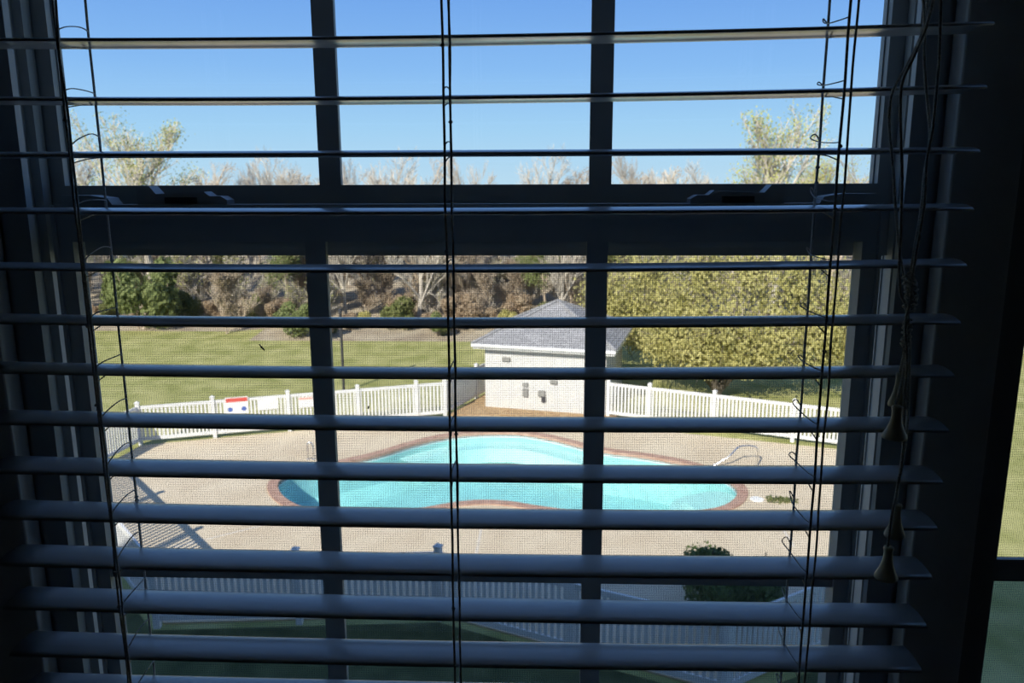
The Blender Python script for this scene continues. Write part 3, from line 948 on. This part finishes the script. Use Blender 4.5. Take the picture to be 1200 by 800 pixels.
# ================================================================== TREES
def grow(mb, rnd, p, d, length, rad, level, maxlev, spread, upb, kids, leaves, minr, t0=.32):
    seg = 3 if level < 2 else 2
    pts, rr = [p], [rad]
    q = Vector(p); dd = Vector(d)
    for i in range(seg):
        dd = (dd + Vector((rnd.gauss(0, .13), rnd.gauss(0, .13), rnd.gauss(0, .07) + upb * .12))).normalized()
        q = q + dd * (length / seg)
        pts.append(q.copy()); rr.append(max(minr, rad * (1 - .55 * (i + 1) / seg)))
    mb.tube(pts, rr, 6 if level == 0 else (4 if level == 1 else 3), cap=False)
    if level >= maxlev:
        leaves.append((pts[-1], dd)); leaves.append((pts[-2], dd))
        return
    nk = kids[level]
    for j in range(nk):
        t = (t0 if level == 0 else .15) + (0.98 - (t0 if level == 0 else .15)) * (j + rnd.random() * .8) / nk
        f = t * seg; i0 = min(int(f), seg - 1)
        b = pts[i0].lerp(pts[i0 + 1], f - i0)
        axis = dd.orthogonal().normalized()
        axis.rotate(Matrix.Rotation(rnd.uniform(0, 6.283), 3, dd))
        nd = dd.copy(); nd.rotate(Matrix.Rotation(rnd.gauss(spread, .16), 3, axis))
        nd = (nd + Vector((0, 0, upb * .35))).normalized()
        grow(mb, rnd, b, nd, length * rnd.uniform(.42, .66) * (1.15 - .45 * t), max(minr, rr[i0] * .55), level + 1, maxlev, spread, upb, kids, leaves, minr)

def tree_proto(seed, height, rad, kids, spread, upb, bark, leafmat=None, leaf=0.0, nleaf=0, spreadl=.25, minr=.010, trunk=.55, t0=.32):
    rnd = random.Random(seed)
    mb, tips = MB(), []
    grow(mb, rnd, Vector((0, 0, -0.3)), Vector((rnd.gauss(0, .03), rnd.gauss(0, .03), 1)), height * trunk, rad, 0, len(kids), spread, upb, kids, tips, minr, t0)
    top = max(v[2] for v in mb.v)
    s = height / top
    mb.v = [(x * s, y * s, z * s) for x, y, z in mb.v]
    w = mb.mesh('trunk', bark, False, False)
    l = None
    if leafmat:
        lb = MB()
        for i in range(nleaf):
            p, d = tips[rnd.randrange(len(tips))]
            q = p * s + Vector((rnd.gauss(0, spreadl), rnd.gauss(0, spreadl), rnd.gauss(0, spreadl)))
            a = Vector((rnd.gauss(0, 1), rnd.gauss(0, 1), rnd.gauss(0, 1))).normalized()
            b = a.orthogonal().normalized()
            k = leaf * rnd.uniform(.6, 1.3)
            lb.quad(q, a * k, b * k * .6)
        l = lb.mesh('foliage', leafmat, False, False)
    return w, l
def clump_proto(seed, rx, rz, lumps, leafmat, leaf, nleaf, bark, stems=7, minr=.012):
    """rounded shrub: leaf shell around several lumps, with stems inside"""
    rnd = random.Random(seed)
    L = []
    for i in range(lumps):
        a = rnd.uniform(0, 6.283); r_ = rx * math.sqrt(rnd.random()) * .62
        zz = rnd.uniform(.25, .78)
        L.append((Vector((r_ * math.cos(a), r_ * math.sin(a), rz * zz)), rx * rnd.uniform(.32, .52) * (1.15 - .4 * zz)))
    lb = MB()
    for i in range(nleaf):
        c, r_ = L[rnd.randrange(lumps)]
        d = Vector((rnd.gauss(0, 1), rnd.gauss(0, 1), rnd.gauss(0, 1))).normalized()
        q = c + d * r_ * (rnd.random() ** .35)
        if q.z < .05: q.z = rnd.uniform(.05, .3)
        a = (d.orthogonal() + Vector((rnd.gauss(0, .6), rnd.gauss(0, .6), rnd.gauss(0, .6)))).normalized()
        b = a.cross(d + Vector((rnd.gauss(0, .5), rnd.gauss(0, .5), rnd.gauss(0, .5)))).normalized()
        k = leaf * rnd.uniform(.6, 1.3)
        lb.quad(q, a * k, b * k * .55)
    sb = MB()
    for i in range(stems):
        c, r_ = L[i % lumps]
        sb.tube([(rnd.gauss(0, .12), rnd.gauss(0, .12), -.1), (c.x * .4, c.y * .4, c.z * .5), tuple(c), tuple(c + Vector((rnd.gauss(0, .3), rnd.gauss(0, .3), r_)))], [.05, .035, .02, minr], 5, cap=False)
    return sb.mesh('stems', bark, False, False), lb.mesh('foliage', leafmat, False, False)

def plant(name, proto, x, y, sc, label, cat='tree', group=None, rz=0.0, z=None, sxy=1.0):
    o = empty(name, (x, y, far_z(x, y) if z is None else z), rz)
    o.scale = (sc * sxy, sc * sxy, sc)
    link('trunk' if cat == 'tree' else 'stems', proto[0], o)
    if proto[1]: tag(link('foliage', proto[1], o), kind='stuff')
    return tag(o, label, cat, group)

BARE = [tree_proto(11, 10, .15, (11, 7, 6, 5), .62, .5, M_BARK, minr=.012, t0=.2),
        tree_proto(12, 10, .13, (12, 7, 6, 4), .5, .7, M_BARK, minr=.012, t0=.15),
        tree_proto(13, 10, .16, (10, 7, 6, 5), .75, .35, M_BARK2, minr=.012, t0=.2)]
THICK = [tree_proto(15, 5, .05, (14, 8, 7, 3), .55, .7, M_BARK2, M_LEAFB, .05, 700, .2, minr=.011, trunk=.6, t0=.02),
         tree_proto(16, 5, .05, (14, 8, 7, 3), .7, .6, M_BARK, M_BUD, .05, 900, .2, minr=.011, trunk=.6, t0=.02)]
BAREF = [tree_proto(11, 10, .13, (10, 7, 6, 4), .62, .5, M_BARK, minr=.0065, t0=.2),
         tree_proto(12, 10, .12, (10, 7, 6, 4), .5, .7, M_BARK, minr=.0065, t0=.15),
         tree_proto(13, 10, .13, (9, 7, 6, 4), .75, .35, M_BARK2, minr=.0065, t0=.2)]
BUDT = [tree_proto(21, 10, .14, (9, 6, 6, 3), .48, .75, M_BARK, M_BUD, .034, 4600, .18, trunk=.5, minr=.0065),
        tree_proto(22, 10, .15, (8, 7, 5, 3), .65, .5, M_BARK2, M_BUD, .034, 6500, .24)]
GREENT = [tree_proto(31, 10, .16, (9, 7, 5, 3), .7, .45, M_BARK2, M_LEAFG, .085, 9000, .35),
          tree_proto(32, 10, .15, (9, 7, 5, 3), .6, .5, M_BARK2, M_LEAFD, .085, 8000, .35)]
BUSH = [clump_proto(41, 1.6, 2.4, 9, M_LEAFD, .075, 4200, M_BARK2),
        clump_proto(42, 1.6, 2.2, 9, M_LEAFB, .075, 3800, M_BARK2),
        clump_proto(43, 1.7, 2.6, 9, M_LEAFG, .08, 4400, M_BARK2),
        clump_proto(44, 1.8, 2.0, 8, M_LEAFY, .075, 3600, M_BARK2)]
def col_x(px, Y): return at(px, 300, Y).x
def h_for(py, x, Y): return at(600, py, Y).z - far_z(x, Y)
random.seed(77)
STEPS = sorted(((a_, b_) for a_ in range(-9, 10) for b_ in range(-1, 28)), key=lambda q: q[0] ** 2 * .8 + q[1] ** 2)
PLANTED = [(col_x(160, 39.2), 39.2, 2.3, True)]
_rad = {}
def proto_r(p):
    """crown radius of a plant before scaling (most of its points lie inside)"""
    k_ = p[0].name
    if k_ not in _rad:
        me = p[1] if p[1] else p[0]
        d = sorted(math.hypot(v.co.x, v.co.y) for v in me.vertices)
        _rad[k_] = d[int(len(d) * .95)]
    return _rad[k_]
def tree_at(name, proto, px, Y, top, label, group=None, cat='tree', hproto=10.0, sxy=.85):
    rz = random.uniform(0, 6.28)
    shrub = cat != 'tree'
    best = None
    for sx, sy in STEPS:                      # nearest free spot for its trunk and crown
        Yq = Y + sy * (0.55 if shrub else 1.3)
        if Yq < Y - 0.6 or Yq > (52 if shrub else 84): continue
        xq = col_x(px + sx * 6 * (38 / Yq), Yq)
        h = h_for(top, xq, Yq)
        if h < 0.55 and best is not None: continue
        h = max(h, 0.55)
        r_ = proto_r(proto) * h / hproto * sxy
        over = 0.0
        for x2, y2, r2, s2 in PLANTED:
            if shrub and s2: need = 0.84 * (r_ + r2)
            elif shrub or s2: need = 0.9 * (r_ if shrub else r2) + 0.30 * (r2 if shrub else r_)
            else: need = 0.80 * (r_ + r2)
            over += max(0.0, need - math.hypot(xq - x2, Yq - y2))
        if best is None or over < best[0] - 1e-6: best = (over, xq, Yq, h, r_)
        if over <= 0: break
    over, x, Y, h, r_ = best
    PLANTED.append((x, Y, r_, shrub))
    return plant(name, proto, x, Y, h / hproto, label, cat, group, rz, sxy=sxy)
# individuals that stand out against the sky
tree_at('budding_tree', BUDT[0], 178, 39.5, 126, 'tall budding tree with pale green twigs at the far corner of the lawn', sxy=1.05)
tree_at('budding_tree', BUDT[0], 905, 38, 118, 'tall upright budding tree against the sky behind the yellow-green tree', sxy=.95)
tree_at('budding_tree', BUDT[1], 985, 38.5, 172, 'lower budding tree with yellow-green twigs next to the tall upright one', sxy=1.0)
for px, Y, top, k in ((98, 42, 138, 0), (60, 41, 150, 1), (235, 47, 184, 2), (335, 46, 168, 0), (292, 49, 184, 1), (455, 47, 170, 0), (408, 49, 182, 1), (497, 50, 180, 2), (563, 47, 176, 1), (625, 46, 168, 0), (748, 48, 174, 1), (690, 48, 184, 2), (812, 48, 186, 0), (1030, 46, 178, 2)):
    tree_at('bare_tree', BAREF[k], px, Y, top, 'bare grey tree whose crown rises above the woodland', 'bare trees rising above the woodland edge')
for i in range(56):
    px = 60 + 980 * (i + random.random() * .8) / 56
    Y = random.uniform(38.5, 60)
    top = random.uniform(192, 245)
    tree_at('bare_tree', BARE[i % 3], px, Y, top, 'bare leafless tree standing inside the woodland', 'bare trees inside the woodland')
for i in range(36):                          # the woodland goes on to both sides
    px = (-420 + 460 * (i // 2) / 17) if i % 2 else (1060 + 520 * (i // 2) / 17)
    tree_at('bare_tree', BARE[i % 3], px + random.uniform(-12, 12), random.uniform(39.5, 52), random.uniform(170, 225), 'bare leafless tree standing inside the woodland', 'bare trees inside the woodland')
for i in range(12):
    px = 80 + 940 * (i + random.random() * .8) / 12
    tree_at('budding_tree', BUDT[i % 2], px, random.uniform(39, 48), random.uniform(215, 262), 'budding woodland tree with sparse pale green leaves', 'budding trees inside the woodland')
for px, Y, top, k in ((158, 40.5, 300, 1), (340, 41, 262, 0), (640, 40, 268, 0), (560, 43, 255, 1), (250, 44, 268, 1), (770, 43, 262, 0), (470, 46, 262, 1), (700, 42, 258, 1)):
    tree_at('leafing_tree', GREENT[k], px, Y, top, 'woodland tree already covered in fresh green leaves', 'leafing trees among the bare ones')
# understorey along the edge of the lawn
for i in range(34):
    px = 96 + 640 * (i + random.random() * .7) / 34
    Y = (41.5 if px < 240 else 39.5 if px < 310 else 37.8) + random.uniform(-.6, 2.2)
    kind = (1, 0, 1, 1, 2, 1, 0, 1, 3)[i % 9]; kind = 1 if kind == 3 and px < 420 else kind
    top = random.uniform(335, 376)
    lab = ('olive green bush along the woodland edge', 'brown dry bush along the woodland edge', 'fresh green bush along the woodland edge', 'yellowish bush along the woodland edge')[kind]
    tree_at('bush', BUSH[kind], px, Y, top, lab, lab.split(' along')[0] + 'es of the woodland edge', 'bush', 2.5, .95)
for i in range(90):
    px = 80 + 680 * (i + random.random() * .8) / 46 if i < 46 else (-400 + 440 * (i - 46) / 22 if i < 68 else 1000 + 560 * (i - 68) / 22)
    k = i % 3 == 2
    tree_at('thicket', THICK[k], px, (42 if px < 240 else 38.4) + random.uniform(0, 6), random.uniform(285, 335),
            'grey twiggy thicket with pale buds in the woodland' if k else 'brown twiggy thicket with dry leaves in the woodland', ('budding' if k else 'brown') + ' thickets in the woodland', 'bush', 5.0, 1.0)
plant('bush', BUSH[2], col_x(160, 39.2), 39.2, 1.55, 'big fresh green bush standing out at the corner of the lawn', 'bush', None, .4, sxy=.8)

# the big yellow-green tree behind the right fence
def big_tree():
    rnd = random.Random(5)
    c0 = gnd(842, 470)
    root = empty('flowering_tree', (c0.x, c0.y + .3, -0.05))
    def hits_house(q):
        w_ = Vector((q.x + c0.x - sl_.x, q.y + c0.y + .3 - sl_.y))
        u_ = w_.x * math.cos(ang) + w_.y * math.sin(ang); v_ = -w_.x * math.sin(ang) + w_.y * math.cos(ang)
        return -.5 < u_ < SW + .5 and -.5 < v_ < SD + .5
    tb = MB()
    tb.tube([(0, 0, -.1), (.02, 0, .35)], [.17, .14], 8, cap=False)
    L = []
    for (dx, dy, dz, r_) in ((-3.5, 4.6, 2.9, 1.5), (-2.2, 3.4, 3.9, 1.6), (-.5, 1.0, 4.3, 1.6), (1.0, .3, 4.4, 1.7), (2.6, .2, 3.9, 1.7), (3.9, .4, 3.0, 1.6), (4.9, .6, 2.4, 1.4), (-1.1, .3, 2.4, 1.2), (0, -.8, 2.6, 1.4), (1.6, -.7, 2.3, 1.4), (3.0, -.5, 2.2, 1.4), (-3.7, 5.0, 1.9, 1.1), (-2.4, 3.6, 2.3, 1.2), (-1.3, 2.0, 3.0, 1.3), (-1.75, .1, 2.0, 1.15), (-3.1, 4.4, 1.5, 1.2), (-2.0, 2.9, 1.5, 1.0), (.6, -.6, 1.8, 1.1), (-0.6, -.5, 1.75, 1.0), (4.4, 0, 1.8, 1.1)):
        L.append((Vector((dx, dy, dz)), r_))
        s = -1 if dx < 0.5 else 1
        mid = Vector((s * .28 + dx * .15, dy * .2, 1.05 + dz * .1))
        tb.tube(catmull([(.02, 0, .3), mid, Vector((dx * .6, dy * .6, dz * .75)), Vector((dx, dy, dz)), Vector((dx * 1.1, dy, dz + r_ * .6))], 3), [.12] * 3 + [.08] * 3 + [.045] * 3 + [.025] * 4, 6, cap=False)
        for q in range(26):
            d = Vector((rnd.gauss(0, 1), rnd.gauss(0, 1), rnd.gauss(.2, .8))).normalized()
            c = Vector((dx, dy, dz))
            if hits_house(c + d * r_): continue
            tb.tube([c + d * .1, c + d * r_ * .6, c + d * r_ * 1.0 + Vector((0, 0, -.1))], [.02, .014, .008], 3, cap=False)
    tb.build('trunk', M_BARKD, root, fix=False)
    lb = MB()
    for i in range(44000):
        c, r_ = L[rnd.randrange(len(L))]
        d = Vector((rnd.gauss(0, 1), rnd.gauss(0, 1), rnd.gauss(0, 1))).normalized()
        q = c + d * r_ * (rnd.random() ** .62) * (1 + .25 * noise.noise(d * 2 + c))
        q += Vector((0, 0, .12 * math.sin(q.x * 5 + q.y * 3)))
        if q.z < 1.15 + .3 * noise.noise(q * 1.5) or hits_house(q): continue
        a = (Vector((rnd.gauss(0, .5), rnd.gauss(0, .5), 1))).normalized()
        b = a.cross(d + Vector((rnd.gauss(0, .5), rnd.gauss(0, .5), 0))).normalized()
        k = rnd.uniform(.028, .058)
        lb.quad(q, a * k, b * k * .6)
    tag(lb.build('foliage', M_LEAFY, root, fix=False), kind='stuff')
    tag(root, 'broad yellow-green leafing tree with dark forked trunk behind the picket fence', 'tree')
big_tree()
# clipped shrub in the shade by the near fence
c = gnd(868, 760)
plant('shrub', clump_proto(61, 1.0, 1.55, 10, M_SHRUB, .035, 9000, M_BARKD), c.x, c.y + .85, 1.02, 'dark green shrub behind the shaded picket fence corner', 'shrub', None, .3, 0.0)
